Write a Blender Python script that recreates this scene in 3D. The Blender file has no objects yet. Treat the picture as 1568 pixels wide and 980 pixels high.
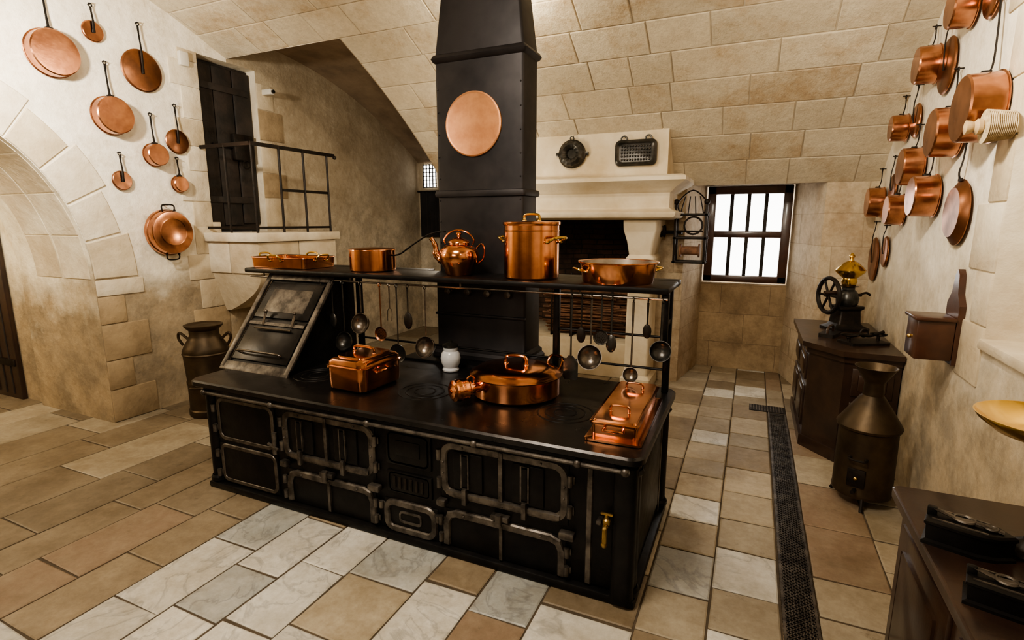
import bpy,bmesh,math,random
from mathutils import Vector,Matrix
R=random.Random(7)
pi=math.pi
COL=bpy.context.scene.collection
# ------------------------------------------------------------------ materials
def _m(name):
    m=bpy.data.materials.new(name);m.use_nodes=True;nt=m.node_tree
    return m,nt,nt.nodes['Principled BSDF']
def nd(nt,t,**k):
    n=nt.nodes.new(t)
    for a,b in k.items():
        if a.startswith('i_'):
            n.inputs[a[2:].replace('_',' ')].default_value=b
        else: setattr(n,a,b)
    return n
def c4(c): return (c[0],c[1],c[2],1)
def mixc(nt,fac,a,b,bt='MIX'):
    n=nt.nodes.new('ShaderNodeMix');n.data_type='RGBA';n.blend_type=bt
    for sock,val in ((0,fac),(6,a),(7,b)):
        if isinstance(val,(int,float)): n.inputs[sock].default_value=val
        elif isinstance(val,tuple): n.inputs[sock].default_value=c4(val)
        else: nt.links.new(val,n.inputs[sock])
    return n.outputs[2]
def ramp(nt,src,a,b,ca=(0,0,0),cb=(1,1,1)):
    n=nt.nodes.new('ShaderNodeValToRGB');n.color_ramp.elements[0].position=a;n.color_ramp.elements[1].position=b
    n.color_ramp.elements[0].color=c4(ca);n.color_ramp.elements[1].color=c4(cb)
    nt.links.new(src,n.inputs[0]);return n.outputs[0]
def coords(nt,kind='obj'):
    if kind=='uv': return nt.nodes.new('ShaderNodeTexCoord').outputs['UV']
    o=nt.nodes.new('ShaderNodeTexCoord').outputs['Object']
    if kind=='obj': return o
    sp=nt.nodes.new('ShaderNodeSeparateXYZ');nt.links.new(o,sp.inputs[0])
    cb=nt.nodes.new('ShaderNodeCombineXYZ')
    a,b={'xz':(0,2),'yz':(1,2)}[kind]
    nt.links.new(sp.outputs[a],cb.inputs[0]);nt.links.new(sp.outputs[b],cb.inputs[1]);return cb.outputs[0]
def noise(nt,v,scale,detail=4,rough=.6):
    n=nd(nt,'ShaderNodeTexNoise',i_Scale=scale,i_Detail=detail,i_Roughness=rough);nt.links.new(v,n.inputs['Vector']);return n.outputs[0]
def bump(nt,bs,src,strength,dist=.01,normal=None):
    b=nd(nt,'ShaderNodeBump',i_Strength=strength,i_Distance=dist);nt.links.new(src,b.inputs['Height'])
    if normal is not None: nt.links.new(normal,b.inputs['Normal'])
    nt.links.new(b.outputs[0],bs.inputs['Normal']);return b.outputs[0]
def mul(nt,s,k):
    n=nd(nt,'ShaderNodeMath',operation='MULTIPLY');nt.links.new(s,n.inputs[0]);n.inputs[1].default_value=k;return n.outputs[0]
def gmat(name,c1,c2,scale=8,rough=.6,metal=0,bmp=.1,bs=30,r2=None,lo=.35,hi=.65,coat=0,spec=None):
    m,nt,b=_m(name);v=coords(nt);f=noise(nt,v,scale)
    nt.links.new(mixc(nt,ramp(nt,f,lo,hi),c1,c2),b.inputs['Base Color'])
    b.inputs['Metallic'].default_value=metal;b.inputs['Roughness'].default_value=rough
    if spec is not None: b.inputs['Specular IOR Level'].default_value=spec
    if coat: b.inputs['Coat Weight'].default_value=coat;b.inputs['Coat Roughness'].default_value=.15
    if r2 is not None:
        mr=nd(nt,'ShaderNodeMapRange');mr.inputs[3].default_value=rough;mr.inputs[4].default_value=r2
        nt.links.new(noise(nt,v,scale*1.7),mr.inputs[0]);nt.links.new(mr.outputs[0],b.inputs['Roughness'])
    if bmp: bump(nt,b,noise(nt,v,bs),bmp)
    return m
def stone(name,kind,ca,cb,mort,bw=.62,rh=.33,ms=.006,stain=(.50,.36,.22),stainf=.55,sc=1.6,rough=.85,off=.5,bs=.6):
    m,nt,b=_m(name);v=coords(nt,kind)
    nn=nd(nt,'ShaderNodeTexNoise',i_Scale=1.3,i_Detail=6);nt.links.new(v,nn.inputs['Vector'])
    vm=nd(nt,'ShaderNodeVectorMath',operation='SCALE');nt.links.new(nn.outputs[1],vm.inputs[0]);vm.inputs['Scale'].default_value=.07
    va=nd(nt,'ShaderNodeVectorMath',operation='ADD');nt.links.new(v,va.inputs[0]);nt.links.new(vm.outputs[0],va.inputs[1])
    br=nt.nodes.new('ShaderNodeTexBrick');nt.links.new(va.outputs[0],br.inputs['Vector'])
    br.offset=off;br.squash=1.35;br.squash_frequency=3;br.inputs['Scale'].default_value=1;br.inputs['Brick Width'].default_value=bw;br.inputs['Row Height'].default_value=rh
    br.inputs['Mortar Size'].default_value=ms;br.inputs['Mortar Smooth'].default_value=.3
    br.inputs['Color1'].default_value=c4(ca);br.inputs['Color2'].default_value=c4(cb);br.inputs['Mortar'].default_value=c4(mort)
    o=coords(nt);c=mixc(nt,mul(nt,ramp(nt,noise(nt,o,sc,7,.7),.45,.66),stainf),br.outputs[0],stain)
    c=mixc(nt,mul(nt,ramp(nt,noise(nt,o,3.7,6,.75),.5,.62),.3),c,stain)
    c=mixc(nt,1.0,c,ramp(nt,noise(nt,o,16,6,.75),.3,.7,(.76,.74,.70),(1.06,1.05,1.04)),'MULTIPLY')
    nt.links.new(c,b.inputs['Base Color']);b.inputs['Roughness'].default_value=rough
    inv=nd(nt,'ShaderNodeMath',operation='SUBTRACT');inv.inputs[0].default_value=1;nt.links.new(br.outputs['Fac'],inv.inputs[1])
    n1=bump(nt,b,inv.outputs[0],bs,.010);n2=bump(nt,b,noise(nt,o,5,4,.6),.35,.03,n1);bump(nt,b,noise(nt,o,24,6,.75),.5,.012,n2)
    return m
def plaster(name,c1,c2,low,z0=.9,z1=1.5,lowf=.9):
    m,nt,b=_m(name);o=coords(nt)
    c=mixc(nt,ramp(nt,noise(nt,o,1.4,6,.65),.4,.7),c1,c2)
    sp=nt.nodes.new('ShaderNodeSeparateXYZ');nt.links.new(o,sp.inputs[0])
    ad=nd(nt,'ShaderNodeMath',operation='MULTIPLY_ADD');nt.links.new(noise(nt,o,1.8,5,.6),ad.inputs[0]);ad.inputs[1].default_value=1.6;nt.links.new(sp.outputs[2],ad.inputs[2])
    mr=nd(nt,'ShaderNodeMapRange');nt.links.new(ad.outputs[0],mr.inputs[0]);mr.inputs[1].default_value=z0+.8;mr.inputs[2].default_value=z1+.8;mr.inputs[3].default_value=lowf;mr.inputs[4].default_value=0
    lowc=mixc(nt,ramp(nt,noise(nt,o,3,7,.75),.40,.60),low,tuple(x*.55 for x in low))
    c=mixc(nt,mr.outputs[0],c,lowc)
    c=mixc(nt,mul(nt,ramp(nt,noise(nt,o,5,7,.8),.55,.66),.3),c,low)
    c=mixc(nt,1.0,c,ramp(nt,noise(nt,o,9,6,.75),.28,.6,(.80,.77,.72),(1,1,1)),'MULTIPLY')
    nt.links.new(c,b.inputs['Base Color']);b.inputs['Roughness'].default_value=.9
    n1=bump(nt,b,noise(nt,o,3,4,.5),.5,.05);bump(nt,b,noise(nt,o,25,6,.75),.5,.012,n1)
    return m
def vblock(name,ca,cb,stain):
    m,nt,b=_m(name);o=coords(nt);at=nt.nodes.new('ShaderNodeVertexColor');at.layer_name='tcol'
    c=mixc(nt,ramp(nt,noise(nt,o,2.5,6,.7),.35,.68),ca,cb)
    sep=nt.nodes.new('ShaderNodeSeparateXYZ');nt.links.new(at.outputs[0],sep.inputs[0])
    n=noise(nt,o,2.2,8,.78)
    ad=nd(nt,'ShaderNodeMath',operation='ADD');nt.links.new(n,ad.inputs[0]);nt.links.new(sep.outputs[2],ad.inputs[1])
    c=mixc(nt,mul(nt,ramp(nt,ad.outputs[0],.52,.70),.85),c,stain)
    rgb=nt.nodes.new('ShaderNodeCombineXYZ')
    for i in range(3): nt.links.new(sep.outputs[0],rgb.inputs[i])
    c=mixc(nt,1.0,c,rgb.outputs[0],'MULTIPLY')
    c=mixc(nt,1.0,c,ramp(nt,noise(nt,o,20,6,.8),.3,.62,(.76,.73,.69),(1.03,1.03,1.02)),'MULTIPLY')
    nt.links.new(c,b.inputs['Base Color']);b.inputs['Roughness'].default_value=.88
    n1=bump(nt,b,noise(nt,o,6,4,.6),.45,.025);bump(nt,b,noise(nt,o,32,6,.8),.7,.012,n1)
    return m
MAT={}
MAT['vblock']=vblock('vault_limestone',(.70,.62,.48),(.60,.51,.37),(.47,.34,.20))
MAT['vmortar']=gmat('vault_mortar',(.46,.39,.29),(.34,.28,.20),6,.95,bmp=.3)
MAT['stxz']=stone('ashlar_xz','xz',(.60,.51,.38),(.53,.43,.31),(.42,.34,.24),bw=.5,rh=.32,ms=.004,stain=(.34,.24,.14),stainf=.85,bs=.35)
MAT['stlow']=stone('ashlar_stained','xz',(.44,.33,.20),(.34,.25,.15),(.26,.19,.12),bw=.55,rh=.36,ms=.005,stain=(.20,.14,.08),stainf=.8,sc=2.6,bs=.35)
MAT['brick']=stone('soot_brick','xz',(.17,.095,.06),(.11,.065,.045),(.05,.04,.03),bw=.22,rh=.07,ms=.008,stain=(.02,.015,.012),stainf=.85)
MAT['plaster']=plaster('plaster_cream',(.85,.79,.68),(.78,.71,.57),(.36,.27,.16),z0=1.1,z1=1.6)
MAT['plasterR']=plaster('plaster_right',(.86,.80,.69),(.78,.71,.57),(.50,.39,.25),z0=.8,z1=1.7,lowf=.85)
MAT['plasterP']=plaster('plaster_passage',(.82,.75,.61),(.70,.62,.46),(.38,.28,.16),z0=.9,z1=1.4)
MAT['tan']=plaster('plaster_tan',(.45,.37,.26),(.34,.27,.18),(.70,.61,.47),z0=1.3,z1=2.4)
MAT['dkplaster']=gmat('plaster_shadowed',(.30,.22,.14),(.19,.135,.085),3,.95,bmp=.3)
MAT['block']=gmat('limestone_block',(.70,.63,.50),(.52,.43,.31),3,.85,bmp=.8,bs=14)
MAT['block2']=gmat('limestone_block_tan',(.60,.51,.37),(.46,.37,.25),4,.85,bmp=.8,bs=14)
MAT['blocktan']=gmat('limestone_tan',(.40,.30,.18),(.26,.19,.11),4,.9,bmp=.9,bs=12)
MAT['hood']=gmat('hood_limestone',(.74,.66,.52),(.56,.46,.31),2.2,.8,bmp=.4,bs=18)
def tile(name,ca,cb,sc,rough,vein=None):
    m,nt,b=_m(name);o=coords(nt);at=nt.nodes.new('ShaderNodeVertexColor');at.layer_name='tcol'
    va=nd(nt,'ShaderNodeVectorMath',operation='ADD');nt.links.new(o,va.inputs[0])
    vs=nd(nt,'ShaderNodeVectorMath',operation='SCALE');nt.links.new(at.outputs[0],vs.inputs[0]);vs.inputs['Scale'].default_value=31;nt.links.new(vs.outputs[0],va.inputs[1])
    v=va.outputs[0]
    c=mixc(nt,ramp(nt,noise(nt,v,sc,7,.7),.35,.7),ca,cb)
    if vein:
        w=nd(nt,'ShaderNodeTexNoise',i_Scale=2.6,i_Detail=5,i_Roughness=.55,i_Distortion=1.2);nt.links.new(v,w.inputs['Vector'])
        sb=nd(nt,'ShaderNodeMath',operation='SUBTRACT');nt.links.new(w.outputs[0],sb.inputs[0]);sb.inputs[1].default_value=.5
        ab=nd(nt,'ShaderNodeMath',operation='ABSOLUTE');nt.links.new(sb.outputs[0],ab.inputs[0])
        c=mixc(nt,ramp(nt,ab.outputs[0],0.0,.03,(.55,.55,.55),(0,0,0)),c,vein)
    else:
        c=mixc(nt,mul(nt,ramp(nt,noise(nt,v,7,8,.8),.60,.68),.6),c,tuple(x*.45 for x in cb))
    c=mixc(nt,1.0,c,at.outputs[0],'MULTIPLY')
    c=mixc(nt,1.0,c,ramp(nt,noise(nt,o,22,6,.75),.3,.6,(.80,.78,.75),(1,1,1)),'MULTIPLY')
    c=mixc(nt,1.0,c,ramp(nt,noise(nt,o,2.1,6,.7),.35,.6,(.70,.66,.60),(1,1,1)),'MULTIPLY')
    nt.links.new(c,b.inputs['Base Color'])
    mr=nd(nt,'ShaderNodeMapRange');mr.inputs[3].default_value=rough-.08;mr.inputs[4].default_value=rough+.2
    nt.links.new(noise(nt,o,6,4),mr.inputs[0]);nt.links.new(mr.outputs[0],b.inputs['Roughness'])
    bump(nt,b,noise(nt,v,9,6,.65),.35,.006)
    return m
MAT['t_beige']=tile('tile_beige',(.49,.43,.33),(.38,.32,.23),3,.48)
MAT['t_ochre']=tile('tile_ochre',(.34,.275,.19),(.235,.185,.125),4,.48)
MAT['t_rust']=tile('tile_rust',(.31,.22,.15),(.36,.285,.20),5,.5)
MAT['t_marble']=tile('tile_marble',(.76,.75,.70),(.62,.61,.56),3,.36,vein=(.34,.34,.33))
MAT['t_grey']=tile('tile_greymarble',(.40,.42,.41),(.54,.54,.51),2.5,.34,vein=(.22,.23,.24))
MAT['grout']=gmat('grout',(.10,.075,.05),(.06,.045,.03),12,.95)
MAT['iron']=gmat('cast_iron',(.021,.0195,.019),(.012,.0115,.012),9,.32,.75,.12,45,r2=.58)
MAT['irontop']=gmat('polished_iron',(.042,.038,.037),(.021,.020,.020),5,.20,.8,.06,30,r2=.42)
MAT['ironworn']=gmat('worn_iron',(.18,.16,.14),(.055,.048,.043),14,.30,.78,.15,60,r2=.56)
MAT['ironflue']=gmat('flue_sheet_iron',(.040,.037,.040),(.022,.021,.024),4,.38,.6,.06,12,r2=.6)
MAT['ironblack']=gmat('wrought_iron',(.014,.012,.010),(.028,.020,.015),20,.5,.6,.2,60)
MAT['steel']=gmat('dull_steel',(.22,.19,.16),(.10,.085,.07),15,.30,.9,.1,60)
MAT['copper']=gmat('copper',(.80,.37,.19),(.44,.175,.085),4,.09,1,.05,9,r2=.22,lo=.4,hi=.72)
MAT['copperwall']=gmat('copper_aged',(.68,.33,.19),(.34,.15,.085),5,.14,1,.06,14,r2=.34)
MAT['copperdark']=gmat('copper_dark',(.38,.17,.09),(.20,.095,.055),6,.25,1,.08,16,r2=.45)
MAT['copperpale']=gmat('copper_disc',(.76,.39,.20),(.60,.28,.14),10,.42,.75,.03,20)
MAT['tin']=gmat('tin_lining',(.45,.40,.34),(.30,.26,.22),8,.4,.9,.05,20)
MAT['brass']=gmat('brass',(.80,.55,.18),(.62,.40,.10),8,.2,1,.05,20)
MAT['brassdull']=gmat('dull_brass',(.50,.34,.13),(.30,.20,.08),10,.35,1,.1,20)
MAT['wood']=gmat('dark_wood',(.042,.021,.012),(.020,.010,.007),5,.34,0,.15,20,coat=.3)
MAT['woodred']=gmat('red_brown_wood',(.07,.027,.014),(.04,.016,.009),6,.35,0,.1,20,coat=.3)
MAT['woodblack']=gmat('charred_oak',(.028,.019,.014),(.010,.008,.006),6,.7,0,.6,12)
MAT['woodpale']=gmat('pale_wood',(.50,.36,.20),(.36,.24,.12),8,.6,0,.2,20)
MAT['rope']=gmat('rope_straw',(.62,.50,.32),(.40,.30,.17),40,.9,0,.6,60)
MAT['canmetal']=gmat('bronzed_can',(.095,.066,.038),(.045,.032,.02),5,.38,.8,.1,14,r2=.55)
MAT['ceramic']=gmat('white_ceramic',(.62,.65,.69),(.55,.58,.64),8,.15,0,0)
MAT['pewter']=gmat('dark_pewter',(.09,.085,.08),(.045,.045,.04),12,.33,.8,.1,30)
MAT['twig']=gmat('brushwood',(.28,.14,.08),(.12,.065,.04),10,.8,0,.4,30)
MAT['white']=gmat('white_plastic',(.62,.58,.50),(.56,.53,.46),5,.5,0,0)
MAT['cloth']=gmat('black_cloth',(.012,.011,.011),(.02,.018,.018),5,.9,0,.2)
m,nt,b=_m('window_pane');b.inputs['Base Color'].default_value=(.9,.9,.9,1)
b.inputs['Emission Color'].default_value=(1.0,.97,.92,1);b.inputs['Emission Strength'].default_value=4.5;MAT['pane']=m
# ------------------------------------------------------------------ builder
def catmull(P,k=6,closed=False):
    P=[Vector(p) for p in P];n=len(P);out=[]
    for i in range(n if closed else n-1):
        p0=P[(i-1)%n] if (closed or i>0) else P[0]*2-P[1];p1=P[i];p2=P[(i+1)%n];p3=P[(i+2)%n] if (closed or i+2<n) else P[-1]*2-P[-2]
        for j in range(k):
            t=j/k;out.append(.5*((2*p1)+(p2-p0)*t+(2*p0-5*p1+4*p2-p3)*t*t+(3*p1-p0-3*p2+p3)*t**3))
    if not closed: out.append(P[-1])
    return out
def rr(x0,x1,y0,y1,r,k=4):
    o=[]
    for cx,cy,a0 in ((x1-r,y1-r,0),(x0+r,y1-r,90),(x0+r,y0+r,180),(x1-r,y0+r,270)):
        for i in range(k+1):
            a=math.radians(a0+90*i/k);o.append((cx+r*math.cos(a),cy+r*math.sin(a)))
    return o
class B:
    def __init__(s): s.v=[];s.f=[];s.mi=[];s.mats=[];s.M=Matrix.Identity(4)
    def add(s,vs,fs,mat):
        if mat not in s.mats: s.mats.append(mat)
        k=s.mats.index(mat);o=len(s.v)
        s.v+= [s.M@Vector(p) for p in vs]
        for f in fs: s.f.append([i+o for i in f]);s.mi.append(k)
    def box(s,x0,x1,y0,y1,z0,z1,mat,bev=0,seg=2):
        if bev:
            bm=bmesh.new();bmesh.ops.create_cube(bm,size=1)
            for q in bm.verts: q.co=Vector((x0+(q.co.x+.5)*(x1-x0),y0+(q.co.y+.5)*(y1-y0),z0+(q.co.z+.5)*(z1-z0)))
            bmesh.ops.bevel(bm,geom=bm.edges[:],offset=bev,segments=seg,affect='EDGES',profile=.5)
            bm.verts.index_update();s.add([q.co.copy() for q in bm.verts],[[q.index for q in f.verts] for f in bm.faces],mat);bm.free();return
        s.add([(x0,y0,z0),(x1,y0,z0),(x1,y1,z0),(x0,y1,z0),(x0,y0,z1),(x1,y0,z1),(x1,y1,z1),(x0,y1,z1)],
              [(0,3,2,1),(4,5,6,7),(0,1,5,4),(1,2,6,5),(2,3,7,6),(3,0,4,7)],mat)
    def lathe(s,prof,mat,n=32,c=(0,0,0),ripple=None):
        vs=[];fs=[]
        for r,z in prof:
            for i in range(n):
                a=2*pi*i/n;q=r*(1+ripple(a,z)) if ripple else r
                vs.append((c[0]+q*math.cos(a),c[1]+q*math.sin(a),c[2]+z))
        for j in range(len(prof)-1):
            for i in range(n):
                k=(i+1)%n;fs.append((j*n+i,j*n+k,(j+1)*n+k,(j+1)*n+i))
        s.add(vs,fs,mat)
    def cyl(s,p0,p1,r,mat,n=12,r2=None): s.tube([p0,p1],[r,r if r2 is None else r2],mat,n)
    def loft(s,loops,mat,cap0=True,cap1=True):
        n=len(loops[0]);vs=[p for l in loops for p in l];fs=[]
        for j in range(len(loops)-1):
            for i in range(n):
                k=(i+1)%n;fs.append((j*n+i,j*n+k,(j+1)*n+k,(j+1)*n+i))
        if cap0: fs.append(tuple(range(n))[::-1])
        if cap1: fs.append(tuple((len(loops)-1)*n+i for i in range(n)))
        s.add(vs,fs,mat)
    def rrl(s,L,mat,cap0=True,cap1=True,c=(0,0,0),k=4):
        s.loft([[(c[0]+x,c[1]+y,c[2]+z) for x,y in rr(-hx,hx,-hy,hy,max(r,.0005),k)] for hx,hy,r,z in L],mat,cap0,cap1)
    def prism(s,poly,z0,z1,mat): s.loft([[(x,y,z0) for x,y in poly],[(x,y,z1) for x,y in poly]],mat)
    def tube(s,pts,r,mat,n=8,closed=False,up=None,sq=False):
        P=[Vector(p) for p in pts];m=len(P)
        rs=r if isinstance(r,list) else [r]*m
        if len(rs)!=m: rs=[rs[min(len(rs)-1,int(round(i*(len(rs)-1)/(m-1))))] for i in range(m)]
        T=[]
        for i in range(m):
            a=P[(i-1)%m] if (closed or i>0) else P[i];b_=P[(i+1)%m] if (closed or i<m-1) else P[i]
            t=(b_-a);T.append(t.normalized() if t.length>1e-9 else Vector((0,0,1)))
        cur=None;loops=[]
        for i in range(m):
            t=T[i]
            if up is not None:
                n2=Vector(up);n2=(n2-t*n2.dot(t));n2=n2.normalized() if n2.length>1e-6 else t.orthogonal().normalized()
            else:
                if cur is None: cur=t.orthogonal().normalized()
                n2=cur-t*cur.dot(t);n2=n2.normalized() if n2.length>1e-6 else t.orthogonal().normalized();cur=n2
            n1=t.cross(n2)
            q=rs[i];rx,ry=(q,q) if not isinstance(q,tuple) else q
            lp=[]
            if sq: 
                for a,b_ in ((1,1),(-1,1),(-1,-1),(1,-1)): lp.append(P[i]+n1*rx*a+n2*ry*b_)
            else:
                for j in range(n):
                    an=2*pi*j/n;lp.append(P[i]+n1*rx*math.cos(an)+n2*ry*math.sin(an))
            loops.append(lp)
        if closed:
            loops.append(loops[0]);s.loft(loops,mat,False,False)
        else: s.loft(loops,mat)
    def ring(s,c,r,t,mat,nrm='z',n=20,m=6):
        c=Vector(c);P=[]
        for i in range(n):
            a=2*pi*i/n;x,y=r*math.cos(a),r*math.sin(a)
            P.append(c+{'z':Vector((x,y,0)),'y':Vector((x,0,y)),'x':Vector((0,x,y))}[nrm])
        s.tube(P,t,mat,m,closed=True,up={'z':(0,0,1),'y':(0,1,0),'x':(1,0,0)}[nrm])
    def sphere(s,c,r,mat,n=14,sz=1.0):
        s.lathe([(max(1e-5,r*math.sin(pi*i/8)),-r*sz*math.cos(pi*i/8)) for i in range(9)],mat,n,c)
    def fin(s,name,loc=(0,0,0),rot=(0,0,0),smooth=35,parent=None):
        me=bpy.data.meshes.new(name);me.from_pydata([tuple(q) for q in s.v],[],s.f)
        for m_ in s.mats: me.materials.append(MAT[m_])
        me.polygons.foreach_set('material_index',s.mi);me.update()
        bm=bmesh.new();bm.from_mesh(me);bmesh.ops.remove_doubles(bm,verts=bm.verts[:],dist=2e-5)
        bmesh.ops.recalc_face_normals(bm,faces=bm.faces[:]);bm.to_mesh(me);bm.free()
        me.polygons.foreach_set('use_smooth',[True]*len(me.polygons));me.set_sharp_from_angle(angle=math.radians(smooth))
        ob=bpy.data.objects.new(name,me);COL.objects.link(ob);ob.location=loc;ob.rotation_euler=rot
        if parent: ob.parent=parent
        return ob
# ------------------------------------------------------------------ room
XL,XR,YB,YF=-5.17,1.05,-3.96,6.1
def vault(y):
    d=min(abs(y-1.07),5.03);return -3.12+math.sqrt(7.3**2-d*d)
def colored(name,vs,fs,mi,col,names,smooth=False):
    me=bpy.data.meshes.new(name);me.from_pydata(vs,[],fs)
    for n in names: me.materials.append(MAT[n])
    me.polygons.foreach_set('material_index',mi)
    ca=me.color_attributes.new('tcol','FLOAT_COLOR','CORNER')
    for p,c in zip(me.polygons,col):
        for li in p.loop_indices: ca.data[li].color=(c[0],c[1],c[2],1)
    ob=bpy.data.objects.new(name,me);COL.objects.link(ob);return ob
def build_floor():
    vs=[];fs=[];mi=[];col=[]
    names=['t_beige','t_ochre','t_rust','t_marble','t_grey','grout']
    xs=[-7.9];
    while xs[-1]<-3.6: xs.append(xs[-1]+R.uniform(.40,.62))
    xs[-1]=-3.42
    for w in (.38,.31,.33,.30,.30,.40,.30,.30,.45,): xs.append(xs[-1]+w)
    xs[-1]=-.36
    xs+=[-.06,.25,.41,.76,1.12,1.5]
    g=.005
    for i in range(len(xs)-1):
        x0,x1=xs[i],xs[i+1];y=-4.2+R.uniform(0,.3)
        while y<7.9:
            L=R.uniform(.30,.58) if x0>-3.4 else R.uniform(.45,1.0)
            if x0>=-.37 and x1<.3: L=R.uniform(.26,.42)
            y1=y+L;cx,cy=(x0+x1)/2,(y+y1)/2
            q=R.random();n=0
            if cx>-3.0 and cx<-.36 and cy<2.2: 
                n=3 if q<.56 else 4 if q<.86 else 0 if q<.93 else 2
                if cx<-2.6 and q>.62: n=1 if q<.85 else 0
            elif cx>-.4 and cx<.3: n=3 if q<.24 else 0 if q<.74 else 4 if q<.84 else 1
            elif cx>.3: n=2 if q<.35 else 1 if q<.6 else 0
            elif cy<2: n=1 if q<.58 else 0 if q<.76 else 2 if q<.88 else 3
            else: n=1 if q<.62 else 0
            if cx>-.4 and cx<.3 and cy>4.3 and n==4: n=0
            dz=R.uniform(-.0015,.0005);o=len(vs)
            j=[R.uniform(-.006,.006) for _ in range(4)];k2=[R.uniform(-.003,.003) for _ in range(4)]
            c_=.007
            P=[(x0+g+k2[0],y+g+j[0]),(x1-g+k2[1],y+g+j[1]),(x1-g+k2[2],y1-g+j[2]),(x0+g+k2[3],y1-g+j[3])]
            mx=sum(p[0] for p in P)/4;my=sum(p[1] for p in P)/4
            for p in P: vs.append((p[0]+(c_ if p[0]<mx else -c_),p[1]+(c_ if p[1]<my else -c_),dz))
            for p in P: vs.append((p[0],p[1],dz-.0035))
            for p in P: vs.append((p[0],p[1],dz-.02))
            br=R.uniform(.76,1.06)
            if n in (3,4): br=R.uniform(.86,1.06)
            if cx<-3.2: br*=.88
            for f in ((0,1,2,3),(0,4,5,1),(1,5,6,2),(2,6,7,3),(3,7,4,0),(4,8,9,5),(5,9,10,6),(6,10,11,7),(7,11,8,4)):
                fs.append([o+k for k in f]);mi.append(n);col.append((br,br,br))
            y=y1
    o=len(vs);vs+=[(-8,-4.2,-.007),(1.6,-4.2,-.007),(1.6,8,-.007),(-8,8,-.007)];fs.append([o,o+1,o+2,o+3]);mi.append(5);col.append((1,1,1))
    colored('floor',vs,fs,mi,col,names)
build_floor()
def build_vault():
    vs=[];fs=[];mi=[];col=[]
    Rv=7.3;cz=-3.12
    def P(x,th,d): return (x,1.07+(Rv+d)*math.sin(th),cz+(Rv+d)*math.cos(th))
    th_max=math.asin(5.03/Rv);th_cut=math.asin((4.2-1.07)/Rv)
    n1=7;ths=[th_max-(th_max-th_cut)*i/n1 for i in range(n1+1)]
    t=th_cut
    while t>-th_max: t-=R.uniform(.28,.36)/Rv;ths.append(max(t,-th_max))
    g=.0035
    for j in range(len(ths)-1):
        t1,t0=ths[j],ths[j+1]
        if t1-t0<.002: continue
        cut=j<n1
        x=-3.65 if cut else -7.0
        first=True
        while x<1.6:
            w=R.uniform(.34,.85)
            if first: w=R.uniform(.2,.8);first=False
            x1=min(x+w,1.62)
            if 1.62-x1<.2: x1=1.62
            dt=g/Rv;o=len(vs);d=R.uniform(-.002,.003)
            jj=[R.uniform(-.003,.003) for _ in range(4)]
            c_=.007;ct=c_/Rv
            vs+=[P(x+g+c_,t0+dt+ct,d),P(x1-g-c_,t0+dt+ct,d),P(x1-g-c_,t1-dt-ct,d),P(x+g+c_,t1-dt-ct,d)]
            vs+=[P(x+g+jj[0],t0+dt,d+.004),P(x1-g+jj[1],t0+dt,d+.004),P(x1-g+jj[2],t1-dt,d+.004),P(x+g+jj[3],t1-dt,d+.004)]
            vs+=[P(x+g,t0+dt,.02),P(x1-g,t0+dt,.02),P(x1-g,t1-dt,.02),P(x+g,t1-dt,.02)]
            br=R.uniform(.88,1.06);st=R.choice([0,0,.02,-.04,.06,.11,-.07])
            for f in ((0,1,2,3),(0,4,5,1),(1,5,6,2),(2,6,7,3),(3,7,4,0),(4,8,9,5),(5,9,10,6),(6,10,11,7),(7,11,8,4)):
                fs.append([o+k for k in f]);mi.append(0);col.append((br,br,st))
            x=x1
    N=60
    for i in range(N):
        a=-th_max+2*th_max*i/N;c=-th_max+2*th_max*(i+1)/N
        segs=[(a,c,-7.0)] if c<=th_cut else ([(a,th_cut,-7.0),(th_cut,c,-3.65)] if a<th_cut else [(a,c,-3.65)])
        for q0,q1,xx in segs:
            o=len(vs);vs+=[P(xx,q0,.0075),P(1.62,q0,.0075),P(1.62,q1,.0075),P(xx,q1,.0075)];fs.append([o,o+1,o+2,o+3]);mi.append(1);col.append((1,1,0))
    colored('ceiling',vs,fs,mi,col,['vblock','vmortar'])
build_vault()
b=B()
def rz(y): return 3.74-((max(y-4.6,0))/3.2)**1.9*1.05
yy=[4.15+i*(7.8-4.15)/20 for i in range(21)]
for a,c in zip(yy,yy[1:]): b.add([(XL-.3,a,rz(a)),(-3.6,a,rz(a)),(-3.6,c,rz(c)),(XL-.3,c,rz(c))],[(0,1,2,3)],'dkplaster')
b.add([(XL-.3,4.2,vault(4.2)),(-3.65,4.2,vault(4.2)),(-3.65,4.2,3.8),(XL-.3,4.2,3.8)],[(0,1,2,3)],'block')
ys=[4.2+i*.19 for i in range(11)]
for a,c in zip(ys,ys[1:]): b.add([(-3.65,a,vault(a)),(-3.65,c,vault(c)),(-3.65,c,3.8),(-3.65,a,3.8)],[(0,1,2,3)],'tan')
b.fin('ceiling_stair_recess')
def archz(y):
    q=(y-1.6)/1.09
    return 0 if abs(q)>=1 else 1.30+1.36*math.sqrt(1-q*q)
b=B()
ys=sorted(set([YB-.1,-3,-2,-1,0,.3]+[.51+2.18*(.5-.5*math.cos(pi*i/28)) for i in range(29)]+[2.9,3.1,3.3,3.5,3.7,3.86]))
for a,c in zip(ys,ys[1:]):
    inn=.51<(a+c)/2<2.69
    za=archz(a) if abs((a-1.6)/1.09)<.9999 else (1.30 if inn else 0)
    zc=archz(c) if abs((c-1.6)/1.09)<.9999 else (1.30 if inn else 0)
    b.add([(XL,a,za),(XL,c,zc),(XL,c,vault(c)+.05),(XL,a,vault(a)+.05)],[(0,1,2,3)],'plaster')
b.add([(XL,3.86,0),(XL,4.55,0),(XL,4.55,1.62),(XL,3.86,1.62)],[(0,1,2,3)],'plaster')
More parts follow.
